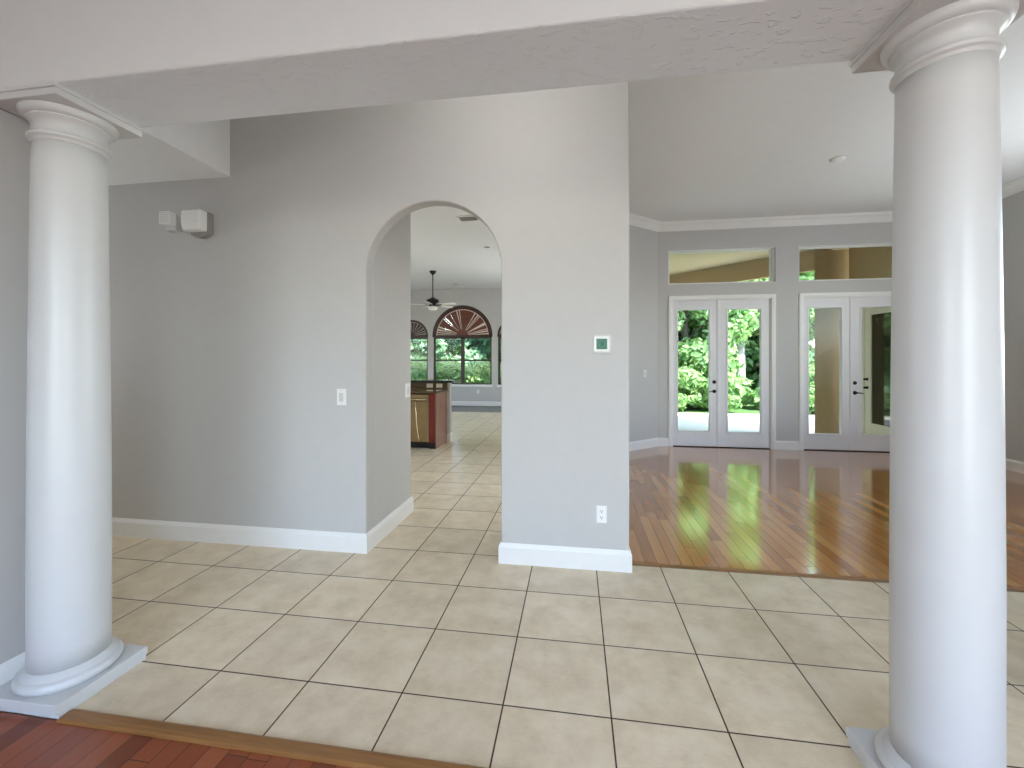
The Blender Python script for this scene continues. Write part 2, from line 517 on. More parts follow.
m = MB(); m.box(4.4, XR, -0.30, -0.02, 0, ZC); m.box(3.87, 4.4, -0.30, -0.02, 3.28, ZC)
struct(m.done('wall_entry', M['wall']), 'grey wall out of sight to the right of the right column', 'wall')
m = MB(); m.box(-4.12, -4.0, -0.35, FW1, 0, ZC); m.box(-4.0, -3.0, -0.14, -0.02, 0, ZC)
struct(m.done('wall_foyer_left', M['wall']), 'grey end wall of the foyer left of the arch wall', 'wall')

# ceilings
m = MB(); m.box(-5.1, XR + .14, -0.02, YF + 0.14, ZC, ZC + 0.15); m.box(-5.1, 2.74, YF + 0.14, YN + 0.16, ZC, ZC + 0.15)
struct(m.done('ceiling', M['ceil']), 'pale high ceiling over foyer, living room and kitchen', 'ceiling')
struct(MB().box(-3.1, 5.72, -4.7, -0.02, 3.3, 3.45).done('ceiling_dining', M['ceil']), 'pale dining room ceiling above the camera', 'ceiling')
m = MB(); m.box(-4.0, -0.178, -0.02, FW0, 2.87, ZC)
struct(m.done('ceiling_soffit', M['ceil']), 'dropped ceiling box in the foyer corner left of the arch', 'ceiling')
m = MB(); m.box(-3.0, 3.87, -0.34, 0.0, 2.535, ZC)
bo = m.done('beam', M['beam_face'], bevel=0.008)
bo.data.materials.append(M['beam'])
for p in bo.data.polygons:
    if p.normal.z < -0.9: p.material_index = 1
struct(bo, 'pale textured beam across the top resting on two columns', 'beam')
m = MB()
m.box(-6.2, 12.5, -6.2, YF + 0.14, 3.9, 4.05); m.box(-6.2, 3.2, YF + 0.14, YN + 1.8, 3.9, 4.05); m.box(8.65, 12.5, YF + 0.14, 8.6, 3.9, 4.05)  # stretched past the walls to keep sun off the rooms and pier
struct(m.done('roof', M['roof']), 'roof deck of the house above the ceilings', 'roof')

# ------------------------------------------------------------------ baseboards, crown
BP = [(0, 0), (0.016, 0), (0.016, 0.115), (0.010, 0.130), (0.004, 0.143), (0, 0.143)]
def board_set(name, paths, label, prof=BP, cat='baseboard'):
    """moulding along polylines with mitred corners; the profile grows to the left of the path"""
    m = MB()
    for path in paths:
        P = [Vector(p) for p in path]
        D = [(b - a).normalized() for a, b in zip(P, P[1:])]
        N = [Vector((-d.y, d.x)) for d in D]
        rows = []
        for k, p in enumerate(P):
            if k == 0: o = N[0]
            elif k == len(P) - 1: o = N[-1]
            else:
                o = N[k - 1] + N[k]
                o = o / o.dot(N[k])
            rows.append([m.bm.verts.new((p.x + o.x * q, p.y + o.y * q, z)) for q, z in prof])
        fs = [m.bm.faces.new(rows[0]), m.bm.faces.new(rows[-1][::-1])]
        n = len(prof)
        for A, B in zip(rows, rows[1:]):
            for i in range(n):
                fs.append(m.bm.faces.new((A[i], B[i], B[(i + 1) % n], A[(i + 1) % n])))
        bmesh.ops.recalc_face_normals(m.bm, faces=fs)
    return struct(m.done(name, M['white']), label, cat)

board_set('baseboard_front', [[(-1.5, 2.11), (AX0, 2.11), (AX0, FW0), (-4.0, FW0)]], 'white baseboard along the grey wall left of the arch')
board_set('baseboard_front_right', [[(2.86, 1.36), (2.86, FW0), (AX1, FW0), (AX1, FW1)]], 'white baseboard under the thermostat between arch and living room')
board_set('baseboard_living_left', [[(4.035, YF), (3.871, YF), (2.74, 4.65), (2.74, 4.1)]], 'white baseboard along the slanted wall left of the glass doors')
board_set('baseboard_far', [[(D2[0], YF), (D1[1], YF)]], 'short white baseboard between the two glass double doors')
board_set('baseboard_right', [[(XR, -0.02), (XR, YF)]], 'white baseboard on the side wall right of the right column')
board_set('baseboard_nook', [[(2.62, YN), (-5.0, YN)]], 'white baseboard below the far kitchen windows')
board_set('baseboard_left', [[(0.088, -0.02), (0.088, -0.316)]], 'white baseboard on the wall end behind the left column', [(p, max(z, 0.062)) for p, z in BP])
CP = [(0, ZC), (0, ZC - 0.135), (0.012, ZC - 0.135), (0.018, ZC - 0.115), (0.03, ZC - 0.10), (0.062, ZC - 0.05), (0.085, ZC - 0.035), (0.09, ZC - 0.012), (0.105, ZC - 0.012), (0.105, ZC)]
board_set('trim_3', [[(XR, 0), (XR, YF), (3.871, YF), (2.74, 4.65), (2.74, FW1)]], 'white crown moulding around the living room ceiling', CP, 'crown moulding')

# ================================================================== columns
def column(x, y, label):
    t = thing('tuscan_column', label, 'column', (x, y, 0), 0, 'white round columns carrying the beam', 'thing')
    hw = 0.187
    m = MB(); m.box(-hw, hw, -0.182, 0.182, 0.026, 0.060); m.box(-hw + .004, hw - 0.004, -0.172, 0.178, 0, 0.026)
    m.done('plinth', M['column'], t, bevel=0.003)
    base = [(0.150, 0.060), (0.160, 0.062)]
    for i in range(9):
        a = -PI / 2 + PI * i / 8
        base.append((0.152 + 0.021 * math.cos(a), 0.083 + 0.021 * math.sin(a)))
    base += [(0.150, 0.106), (0.148, 0.112), (0.143, 0.113), (0.142, 0.120), (0.137, 0.122), (0.1345, 0.130)]
    MB().lathe(base, 64).done('base', M['column'], t)
    prof = []
    for i in range(25):
        k = i / 24
        r = 0.1335 - 0.0145 * max(0, (k - 0.25) / 0.75) ** 1.5
        prof.append((r, 0.125 + k * (2.372 - 0.125)))
    MB().lathe(prof, 64).done('shaft', M['column'], t)
    cap = [(0.119, 2.355), (0.122, 2.362)]
    for i in range(7):
        a = -PI / 2 + PI * i / 6
        cap.append((0.123 + 0.0115 * math.cos(a), 2.382 + 0.0115 * math.sin(a)))
    cap += [(0.121, 2.396), (0.120, 2.405), (0.120, 2.446), (0.128, 2.448), (0.129, 2.456), (0.133, 2.457), (0.134, 2.463)]
    for i in range(9):
        a = PI / 2 * i / 8
        cap.append((0.134 + 0.024 * math.sin(a), 2.463 + 0.030 * (1 - math.cos(a)) ))
    cap += [(0.158, 2.495)]
    MB().lathe(cap, 64).done('capital', M['column'], t)
    m = MB(); m.box(-0.176, 0.176, -0.176, 0.166, 2.493, 2.522); m.box(-0.182, 0.182, -0.183, 0.172, 2.520, 2.537)
    m.done('abacus', M['column'], t, bevel=0.003)
    return t
column(0.279, -0.160, 'white round column on a square plinth beside the dark left wall')
column(3.686, -0.160, 'white round column on the right in front of the glass doors')

# ================================================================== french doors
def casing(par, a, b, y, zt):
    w, d = 0.062, 0.02
    m = MB()
    m.box(a, a + w, y - d, y + 0.002, 0, zt); m.box(b - w, b, y - d, y + 0.002, 0, zt); m.box(a, b, y - d - 0.002, y + 0.002, zt - w, zt)
    m.box(a + .008, a + w - .02, y - d - .005, y - d + .002, 0, zt - .01); m.box(b - w + .02, b - .008, y - d - .005, y - d + .002, 0, zt - .01)
    m.box(a + .008, b - .008, y - d - .006, y - d, zt - w + .02, zt - .008)
    # jamb reveals
    m.box(a + w - .012, a + w + .012, y, y + .10, 0, zt - w); m.box(b - w - .012, b - w + .012, y, y + .10, 0, zt - w)
    m.box(a + w, b - w, y, y + .10, zt - w - .012, zt - .02)
    m.done('casing', M['white'], par, bevel=0.003)

def door_leaf(par, x0, x1, y, z0, z1, g, hs):
    """g = glass rectangle (x0,x1,z0,z1); hs = handle x or None"""
    m = MB()
    gx0, gx1, gz0, gz1 = g
    m.box(x0, gx0, y, y + .045, z0, z1); m.box(gx1, x1, y, y + .045, z0, z1)
    m.box(gx0, gx1, y, y + .045, z0, gz0); m.box(gx0, gx1, y, y + .045, gz1, z1)
    leaf = m.done('door_leaf', M['door'], par, bevel=0.002)
    e = 0.022
    m = MB()
    for q in ((gx0 - e, gx0 + .004, gz0 - e, gz1 + e), (gx1 - .004, gx1 + e, gz0 - e, gz1 + e), (gx0, gx1, gz0 - e, gz0 + .004), (gx0, gx1, gz1 - .004, gz1 + e)):
        m.box(q[0], q[1], y - .012, y + .057, q[2], q[3])
    m.done('glazing_bead', M['door'], leaf, bevel=0.004)
    MB().box(gx0 - .002, gx1 + .002, y + .019, y + .025, gz0 - .002, gz1 + .002).done('glass', M['glass'], leaf)
    if hs is not None:
        R = Matrix.Translation((hs, y, 0)) @ Matrix.Rotation(PI / 2, 4, 'X')
        m = MB()
        m.lathe([(0.030, 0), (0.030, 0.006), (0.022, 0.012), (0.020, 0.022), (0.010, 0.024)], 20, Matrix.Translation((0, 0, 1.08)) @ R)
        m.box(hs - .004, hs + .004, y - .034, y - .020, 1.062, 1.098)
        m.done('deadbolt', M['bronze'], leaf)
        m = MB()
        m.lathe([(0.030, 0), (0.030, 0.006), (0.024, 0.012), (0.012, 0.016), (0.011, 0.045), (0.014, 0.055), (0.006, 0.058)], 20, Matrix.Translation((0, 0, 0.925)) @ R)
        sgn = -1 if hs < (x0 + x1) / 2 + 1e9 and hs_dir[0] < 0 else 1
        m.tube([(hs, y - .05, .925), (hs + sgn * .03, y - .052, .928), (hs + sgn * .07, y - .05, .922), (hs + sgn * .10, y - .047, .914)], [.010, .009, .007, .006], 8)
        m.done('handle', M['bronze'], leaf)
    return leaf
hs_dir = [-1]

def french_door(idx, a, b, label, handle):
    t = thing('door_%d' % idx, label, 'door', ((a + b) / 2, YF, 0), 0, None, 'structure')
    cx = (a + b) / 2
    A, B = a - cx, b - cx
    casing(t, A, B, 0.0, DH)
    y = 0.022
    x0, x1 = A + 0.064, B - 0.080
    gw = 0.50
    lo = (0.0, )
    mid = -0.035
    for k, (p, q) in enumerate(((x0, mid - 0.002), (mid + 0.002, x1))):
        c = (p + q) / 2
        if k == 0: g = (p + 0.088, q - 0.134, 0.262, 2.275)
        else: g = (p + 0.142, q - 0.128, 0.262, 2.275)
        hs = None
        if k == handle:
            hs = (q - 0.062) if k == 0 else (p + 0.050)
        hs_dir[0] = -1 if k == 0 else 1
        door_leaf(t, p, q, y, 0.014, 2.437, g, hs)
    m = MB(); m.box(mid - 0.022, mid + 0.022, y - .014, y + .004, 0.014, 2.437)
    m.done('astragal', M['door'], t, bevel=0.004)
    m = MB(); m.box(x0, x1, 0.012, 0.12, 0, 0.011)
    m.done('threshold', M['bronze'], t)
    return t
french_door(1, D1[0], D1[1], 'white glass double door left of the other, green trees in its panes', 0)
french_door(2, D2[0], D2[1], 'white glass double door partly hidden by the right column', 1)

def transom(idx, a, b, label):
    t = thing('window_%d' % idx, label, 'window', ((a + b) / 2, YF, TZ0), 0, None, 'structure')
    w = (b - a) / 2; h = TZ1 - TZ0
    m = MB()
    f = 0.028
    for q in ((-w, -w + f, 0, h), (w - f, w, 0, h), (-w + f, w - f, 0, f), (-w + f, w - f, h - f, h)):
        m.box(q[0], q[1], 0.06, 0.12, q[2], q[3])
    m.done('window_frame', M['white'], t)
    m = MB()
    for q in ((-w - .001, -w + .006, 0, h), (w - .006, w + .001, 0, h), (-w + .006, w - .006, -.001, .006), (-w + .006, w - .006, h - .006, h + .001)):
        m.box(q[0], q[1], 0.0, 0.06, q[2], q[3])
    m.done('reveal', M['white'], t)
    MB().box(-w + f, w - f, 0.085, 0.091, f, h - f).done('glass', M['glass'], t)
transom(1, D1[0], D1[1] - 0.02, 'wide low transom window above the left glass door')
transom(2, D2[0], D2[1], 'wide low transom window above the right glass door')

# ================================================================== small things on the walls
def plate(name, label, cat, loc, rz, w=0.072, h=0.116, group=None):
    t = thing(name, label, cat, loc, rz, group)
    MB().box(-w / 2, w / 2, -0.007, 0, -h / 2, h / 2).done('wall_plate', M['plastic'], t, bevel=0.003)
    return t
def light_switch(label, loc, rz, w=0.072, h=0.118):
    t = plate('light_switch', label, 'switch', loc, rz, w, h)
    m = MB(); m.prism([(-0.009, -0.033), (-0.013, 0.0), (-0.010, 0.033), (-0.006, 0.033), (-0.006, -0.033)], -0.016, 0.016, 'YZ')
    m.done('rocker', M['plastic_grey'], t)
    for z in (-0.049, 0.049):
        MB().lathe([(0.003, 0), (0.002, 0.001)], 8, Matrix.Translation((0, -0.007, z)) @ Matrix.Rotation(PI / 2, 4, 'X')).done('screw', M['slot'], t)
    return t
def outlet(label, loc, rz, w=0.072, h=0.118, mat='plastic', group=None):
    t = thing('wall_outlet', label, 'outlet', loc, rz, group)
    MB().box(-w / 2, w / 2, -0.007, 0, -h / 2, h / 2).done('wall_plate', M[mat], t, bevel=0.003)
    for z in (-0.021, 0.021):
        P = [(0.017 * math.cos(a), z + max(-0.013, min(0.013, 0.017 * math.sin(a)))) for a in [2 * PI * i / 20 for i in range(20)]]
        s = MB().prism(P, -0.010, -0.006, 'XZ').done('socket', M[mat], t)
        m = MB()
        m.box(-0.0085, -0.0055, -0.0105, -0.0098, z - 0.001, z + 0.009); m.box(0.0055, 0.0085, -0.0105, -0.0098, z - 0.001, z + 0.009)
        m.box(-0.003, 0.003, -0.0105, -0.0098, z - 0.010, z - 0.004)
        m.done('slot', M['slot'], s)
    return t

light_switch('white rocker light switch on the grey wall left of the arch', (0.764, FW0, 1.157), 0, 0.074, 0.122)
outlet('white double outlet low on the grey wall below the thermostat', (2.675, FW0, 0.380), 0, 0.070, 0.118)
light_switch('white light switch at the edge of the hallway wall inside the arch', (AX0 - 0.003, 2.02, 1.155), PI / 2, 0.10, 0.13)
light_switch('small white light switch on the slanted wall left of glass doors', (3.62, 5.43, 1.22), math.radians(41.5))
outlet('small white outlet on the far wall below the arched window', (-0.55, YN, 0.45), 0)

# thermostat
t = thing('thermostat', 'white square thermostat with green screen on the grey wall', 'thermostat', (2.675, FW0, 1.543))
def rrect(w, h, r, n=5):
    P = []
    for cx, cz, a0 in ((w - r, h - r, 0), (-w + r, h - r, PI / 2), (-w + r, -h + r, PI), (w - r, -h + r, 1.5 * PI)):
        P += [(cx + r * math.cos(a0 + PI / 2 * i / n), cz + r * math.sin(a0 + PI / 2 * i / n)) for i in range(n + 1)]
    return P
MB().prism(rrect(.064, .064, .014), -0.006, 0, 'XZ').done('wall_plate', M['plastic_grey'], t, bevel=0.002)
MB().prism(rrect(.052, .052, .010), -0.024, -0.005, 'XZ').done('housing', M['plastic'], t, bevel=0.003)
sc_ = MB().prism(rrect(.036, .036, .002), -0.0255, -0.0235, 'XZ').done('screen', M['screen'], t)
m = MB(); m.box(-.004, .008, -.0262, -.0254, -.010, .012); m.box(.004, .010, -.0262, -.0254, -.012, -.002)
for i in range(3): m.box(-.028 + i * .02, -.016 + i * .02, -.0262, -.0254, -.028, -.025)
m.box(-.028, .02, -.0262, -.0254, .024, .026)
m.done('digits', M['screen_dark'], sc_)

# two boxes high on the wall
t = thing('wall_speaker', 'smaller white box of the pair high on the wall left of arch', 'box', (-0.655, FW0, 2.540))
MB().box(-0.050, 0.050, -0.105, -0.050, -0.050, 0.050).done('housing', M['plastic'], t, bevel=0.004)
m = MB()
for i in range(6): m.box(-0.040, 0.040, -0.1062, -0.104, -0.036 + i * .014, -0.031 + i * .014)
m.done('grille', M['plastic_grey'], t)
MB().box(-0.045, 0.050, -0.055, 0.0, -0.085, 0.03).done('bracket', M['plastic_grey'], t, bevel=0.003)
t = thing('door_chime', 'larger white curved box of the pair high on the wall', 'box', (-0.41, FW0, 2.505))
prof = [(-0.048, 0.078), (-0.105, 0.082), (-0.122, 0.074), (-0.128, 0.03), (-0.126, -0.03), (-0.115, -0.066), (-0.10, -0.074), (-0.048, -0.074)]
MB().prism(prof, -0.080, 0.080, 'YZ').done('cover', M['plastic'], t, bevel=0.008, seg=3)
bp = [(-0.070, 0.080), (0.088, 0.080), (0.088, -0.085), (0.05, -0.105), (0.005, -0.112), (-0.04, -0.105), (-0.07, -0.085)]
MB().prism(bp, -0.05, 0.0, 'XZ').done('back_plate', M['shade_grey'], t, bevel=0.003)

# ================================================================== ceiling fittings
def recessed(name, label, loc, r=0.09, group=None):
    t = thing(name, label, 'ceiling light', loc, 0, group)
    MB().lathe([(r * .78, -0.001), (r * .80, -0.008), (r, -0.006), (r + .004, 0.0)], 32, caps=False).done('trim_ring', M['plastic'], t)
    MB().lathe([(r * .80, -0.002), (0.001, -0.0019)], 32, caps=False).done('lens', M['recess'], t)
    return t
recessed('recessed_light', 'round recessed ceiling light seen through the arch', (0.74, 6.64, ZC), 0.085)
t = thing('smoke_detector', 'small white ceiling disc in the living room near right column', 'detector', (5.44, 3.56, ZC))
MB().lathe([(0.07, 0.0), (0.07, -0.014), (0.064, -0.020), (0.04, -0.034), (0.001, -0.036)], 32, caps=False).done('housing', M['plastic'], t)
MB().lathe([(0.071, -0.0005), (0.078, -0.003), (0.078, 0.0)], 32, caps=False).done('mount_ring', M['plastic_grey'], t)
t = thing('sprinkler', 'tiny ceiling disc in front of the far kitchen windows', 'detector', (-1.04, 10.6, ZC))
MB().lathe([(0.10, 0), (0.10, -0.012), (0.05, -0.03), (0.001, -0.031)], 20, caps=False).done('housing', M['plastic_grey'], t)
t = thing('ceiling_vent', 'white slatted air vent on the ceiling seen in the arch top', 'vent', (0.80, 4.9, ZC))
m = MB()
for q in ((-.17, .17, -.13, -.10), (-.17, .17, .10, .13), (-.17, -.14, -.10, .10), (.14, .17, -.10, .10)):
    m.box(q[0], q[1], q[2], q[3], -.014, 0)
m.done('frame', M['plastic'], t, bevel=.003)
m = MB()
for i in range(7):
    yv = -.09 + i * .03
    m.box(-.14, .14, yv - .010, yv + .010, -.002, .002, Matrix.Translation((0, yv, -.008)) @ Matrix.Rotation(math.radians(35), 4, 'X') @ Matrix.Translation((0, -yv, 0)))
m.done('slat', M['plastic_grey'], t)
MB().box(-.145, .145, -.105, .105, -.001, 0).done('duct', M['slot'], t)

# ceiling fan
FX, FY = -1.10, 8.68
t = thing('ceiling_fan', 'dark ceiling fan with pale blades and globe in the kitchen', 'ceiling fan', (FX, FY, ZC))
MB().lathe([(0.085, 0), (0.085, -0.015), (0.07, -0.05), (0.03, -0.09), (0.02, -0.10)], 28).done('canopy', M['bronze'], t)
MB().lathe([(0.014, -0.09), (0.014, -0.70)], 14).done('downrod', M['bronze'], t)
MB().lathe([(0.02, -0.66), (0.04, -0.68), (0.06, -0.695), (0.15, -0.735), (0.165, -0.765), (0.15, -0.80), (0.09, -0.83), (0.07, -0.86), (0.10, -0.88), (0.10, -0.91), (0.05, -0.915)], 32).done('motor', M['bronze'], t)
MB().lathe([(0.10, -0.905), (0.125, -0.925), (0.12, -0.965), (0.08, -1.0), (0.001, -1.01)], 28, caps=False).done('lamp_globe', M['lamp_glass'], t)
for k in range(5):
    a = math.radians(-14 + 72 * k)
    Rm = Matrix.Rotation(a, 4, 'Z')
    tilt = Matrix.Translation((0, 0, -0.865)) @ Matrix.Rotation(math.radians(-13), 4, 'X')
    m = MB(); m.prism([(.20, -.045), (.30, -.062), (.62, -.070), (.66, -.05), (.66, .05), (.62, .070), (.30, .062), (.20, .045)], -.004, .004, 'XY', Rm @ tilt)
    b = m.done('blade', M['blade'], t, bevel=.001)
    m = MB(); m.box(.06, .27, -.022, .022, -.010, -.004, Rm @ tilt)
    m.done('blade_iron', M['bronze'], b)

# ================================================================== nook windows and sunburst shutters
def arch_ring(c, r0, r1, z, y0, y1, n=28, a0=0.0, a1=PI):
    P = [(c + r1 * math.cos(a0 + (a1 - a0) * i / n), z + r1 * math.sin(a0 + (a1 - a0) * i / n)) for i in range(n + 1)]
    P += [(c + r0 * math.cos(a1 - (a1 - a0) * i / n), z + r0 * math.sin(a1 - (a1 - a0) * i / n)) for i in range(n + 1)]
    return P
names = ['left', 'centre', 'right']
wl = ['narrow arched window at the left beyond the arch', 'wide arched window straight through the arch, green plants behind', 'narrow arched window barely showing at the right side of arch']
sl = ['dark sunburst shutter in the narrow arched window at left', 'red brown sunburst shutter fanning over the wide arched window', 'dark sunburst shutter barely showing at right through the arch']
for i, (a, b) in enumerate(NW):
    c, r = (a + b) / 2, (b - a) / 2
    t = thing('window_%d' % (3 + i), wl[i], 'window', (c, YN, SZ), 0, None, 'structure')
    f = 0.05; h = PZ - SZ
    m = MB()
    m.box(-r, -r + f, .06, .12, 0, h); m.box(r - f, r, .06, .12, 0, h); m.box(-r + f, r - f, .06, .12, 0, f); m.box(-r, r, .055, .125, h - .07, h + .03)
    if i == 1: m.box(-.055, .055, .055, .125, 0, h)
    m.prism(arch_ring(0, r - f, r, h, 0, 0), .06, .12, 'XZ')
    m.done('window_frame', M['frame'], t)
    m = MB(); m.box(-r + f, r - f, .07, .115, .76, .81); m.done('meeting_rail', M['frame'], t)
    m = MB(); m.box(-r + f, r - f, .088, .093, f, h - .07)
    m.prism([(-r + f, h)] + [((r - f) * math.cos(PI - PI * k / 24), h + (r - f) * math.sin(PI * k / 24)) for k in range(1, 24)] + [(r - f, h)], .088, .093, 'XZ')
    m.done('glass', M['glass'], t)
    MB().box(-r - .02, r + .02, -.06, .06, -.055, .012).done('window_sill', M['white'], t, bevel=.004)
    # shutter
    s = thing('sunburst_shutter', sl[i], 'shutter', (c, YN, PZ), 0, 'sunburst shutters in the arched windows')
    dk = M['shutter_dark']
    m = MB(); m.prism(arch_ring(0, r * .90, r * 1.03, 0, 0, 0), -.012, .055, 'XZ'); m.box(-r * 1.03, r * 1.03, -.012, .0551, -.03, .035)
    m.done('frame', dk, s)
    hub = [(r * .20 * math.cos(PI * k / 16), .03 + r * .20 * math.sin(PI * k / 16)) for k in range(17)]
    MB().prism(hub, .008, .05, 'XZ').done('hub', M['shutter'] if i == 1 else dk, s)
    wood = M['shutter'] if i == 1 else dk
    if i == 1: gaps = [(3, 1.2), (9, 1.6), (14, 1.2), (27, 3.6), (47, 1.0), (52, 1.6), (60, 1.4), (97, 1.2), (103, 1.4), (120, .8), (134, 1.2), (139, .8), (160, 1.6), (167, 1.4), (173, 1.2), (178, .8)]
    else: gaps = [(8, 2.0), (20, 1.6), (34, 2.0), (50, 1.4), (66, 2.0), (82, 1.4), (98, 2.0), (116, 1.4), (132, 2.0), (150, 1.6), (168, 2.0)]
    def wedge(a0, a1, r0, r1, q0, q1):
        a0, a1 = math.radians(a0), math.radians(a1)
        n = max(1, int((a1 - a0) / .12))
        P = [(r1 * math.cos(a0 + (a1 - a0) * k / n), .035 + r1 * math.sin(a0 + (a1 - a0) * k / n) * (r1 - .035) / r1) for k in range(n + 1)]
        P += [(r0 * math.cos(a1), .035 + r0 * math.sin(a1)), (r0 * math.cos(a0), .035 + r0 * math.sin(a0))]
        return MB().prism(P, q0, q1, 'XZ')
    ed = [0] + [v for g, w_ in gaps for v in (g - w_, g + w_)] + [180]
    for a0, a1 in zip(ed[0::2], ed[1::2]):
        if a1 - a0 > .3: wedge(a0, a1, r * .19, r * .895, .024, .034).done('slat', wood, s)
    for g, w_ in gaps:
        wedge(g - w_ * .8, g + w_ * .8, r * .19, r * .89, .026, .031).done('ray', M['ray'] if i == 1 else M['ray_grey'], s)
    MB().prism(arch_ring(0, r * .875, r * .905, .0, 0, 0, 28, .03, PI - .03), .016, .03, 'XZ').done('inner_ring', M['ray'] if i == 1 else M['ray_grey'], s)

# ================================================================== kitchen peninsula
PX, PY = 0.255, 4.88
m = MB(); m.box(-3.2, PX + .06, PY + .60, PY + .72, 0, 1.045)
struct(m.done('wall_peninsula', M['wall']), 'low grey half wall behind the kitchen cabinets', 'wall')
board_set('baseboard_peninsula', [[(PX + .06, PY + .74), (PX + .06, PY + .60), (PX + .012, PY + .60)]], 'white baseboard at the foot of the low half wall')
t = thing('base_cabinet', 'dark red wood cabinet end beside the dishwasher', 'cabinet', (PX, PY, 0))
m = MB(); m.box(-.10, 0, 0, .60, .0, .895); m.done('body', M['cherry'], t)
m = MB(); m.box(0, .008, .004, .597, .0, .893); m.done('end_panel', M['cherry_panel'], t, bevel=.002)
m = MB(); m.box(-.102, -.001, -.014, 0, .10, .895); m.done('stile', M['cherry'], t, bevel=.003)
m = MB(); m.box(-.10, .0, -.003, .0, 0, .10); m.done('toe_kick', M['black'], t)
t = thing('base_cabinet', 'red wood cabinet with a door on the left of the dishwasher', 'cabinet', (PX - .71, PY, 0))
m = MB(); m.box(-.9, 0, 0, .575, .10, .895); m.done('body', M['cherry'], t)
d_ = MB().box(-.44, -.01, -.02, 0, .12, .88).done('door', M['cherry'], t, bevel=.004)
MB().tube([(-.06, -.02, .60), (-.06, -.045, .60), (-.06, -.045, .70), (-.06, -.02, .70)], .006, 8).done('handle', M['steel_bright'], d_)
t = thing('dishwasher', 'brown steel dishwasher under the counter beyond the arch', 'dishwasher', (PX - .405, PY, 0))
MB().box(-.30, .30, .0, .58, .10, .88).done('body', M['black'], t)
dd = MB().box(-.298, .298, -.03, 0, .11, .775).done('door', M['steel'], t, bevel=.004)
MB().box(-.298, .298, -.032, 0, .78, .88).done('control_panel', M['steel'], t, bevel=.004)
m = MB(); m.tube([(-.26, -.03, .80), (-.26, -.07, .80), (.26, -.07, .80), (.26, -.03, .80)], .012, 10); m.done('handle', M['steel_bright'], dd)
MB().tube([(.085, -.031, .76), (.09, -.040, .6), (.105, -.042, .4), (.13, -.038, .2), (.15, -.031, .12)], .008, 8).done('door_trim', M['steel_bright'], dd)  # thin strip standing in for a bright reflection on the steel
MB().box(-.30, .30, .05, .08, 0, .10).done('toe_kick', M['black'], t)
m = MB(); m.box(-2.4, PX + .03, PY - .03, PY + .598, .897, .935)
tag(m.done('countertop', M['granite'], bevel=.006), 'brown granite countertop over dishwasher and cabinet', 'countertop')
m = MB(); m.box(-2.4, PX + .02, PY + .585, PY + .599, .936, 1.044)
tag(m.done('backsplash', M['granite']), 'dark brown stone strip holding two outlets above the counter', 'backsplash')
m = MB(); m.box(-2.4, PX + .14, PY + .52, PY + .92, 1.047, 1.085)
tag(m.done('bar_top', M['granite_black'], bevel=.008), 'dark raised stone bar top above the kitchen counter', 'countertop')
outlet('beige outlet on the stone strip nearer the left of the pair', (PX - .30, PY + .585, .99), 0, .116, .072, 'beige')
outlet('beige outlet on the stone strip nearer the bar end', (PX - .125, PY + .585, .99), 0, .116, .072, 'beige')

# ================================================================== outside: lanai
ZP = -0.10
m = MB(); m.box(2.74, 14.0, YF + .14, 11.3, ZP - .1, ZP)
struct(m.done('patio', M['patio']), 'bright pale concrete patio outside the glass doors', 'patio')
struct(MB().box(-40, 60, 11.3, 60, ZP - .2, ZP - .06).done('ground', M['ground']), 'green ground behind the patio under the trees', 'ground')
m = MB(); m.box(8.0, 8.14, YF + .14, 6.26, ZP, 3.72); m.box(8.0, 8.14, 7.42, 7.8, ZP, 3.72); m.box(8.0, 8.14, 6.26, 7.42, 2.53, 3.72)
struct(m.done('wall_wing', M['stucco']), 'tan stucco wall of the house wing outside the right door', 'wall')
m = MB(); m.prism([(7.36, 7.80), (7.68, 7.80), (7.68, 7.92), (8.14, 7.92), (8.14, 8.3), (7.62, 8.3)], ZP, 3.72)
struct(m.done('wall_pier', M['stucco']), 'tan stucco pier outside seen in the right glass door', 'wall')
# slanting beam and the porch ceiling
e0, e1 = Vector((7.40, 7.80)), Vector((2.80, 12.3))
dv = (e1 - e0).normalized(); nv = Vector((dv.y, -dv.x))
if nv.y < 0: nv = -nv
q = [e0, e1, e1 + nv * .12, e0 + nv * .12]
m = MB(); m.prism([(p.x, p.y) for p in q], 3.30, 3.80)
struct(m.done('beam_porch', M['stucco']), 'tan slanting beam under the porch roof outside the transom', 'beam')
m = MB(); m.prism([(2.74, YF + .14), (8.14, YF + .14), (8.14, 7.9), (7.5, 7.9), (2.9, 12.4), (2.74, 12.4)], 3.72, 3.80)
struct(m.done('ceiling_porch', M['soffit']), 'cream porch ceiling seen through the transom windows', 'ceiling')
m = MB(); m.prism([(2.74, YF + .14), (8.6, YF + .14), (8.6, 8.3), (7.8, 8.3), (3.2, 12.8), (2.74, 12.8)], 3.81, 3.92)
struct(m.done('roof_porch', M['roof']), 'porch roof outside the living room', 'roof')
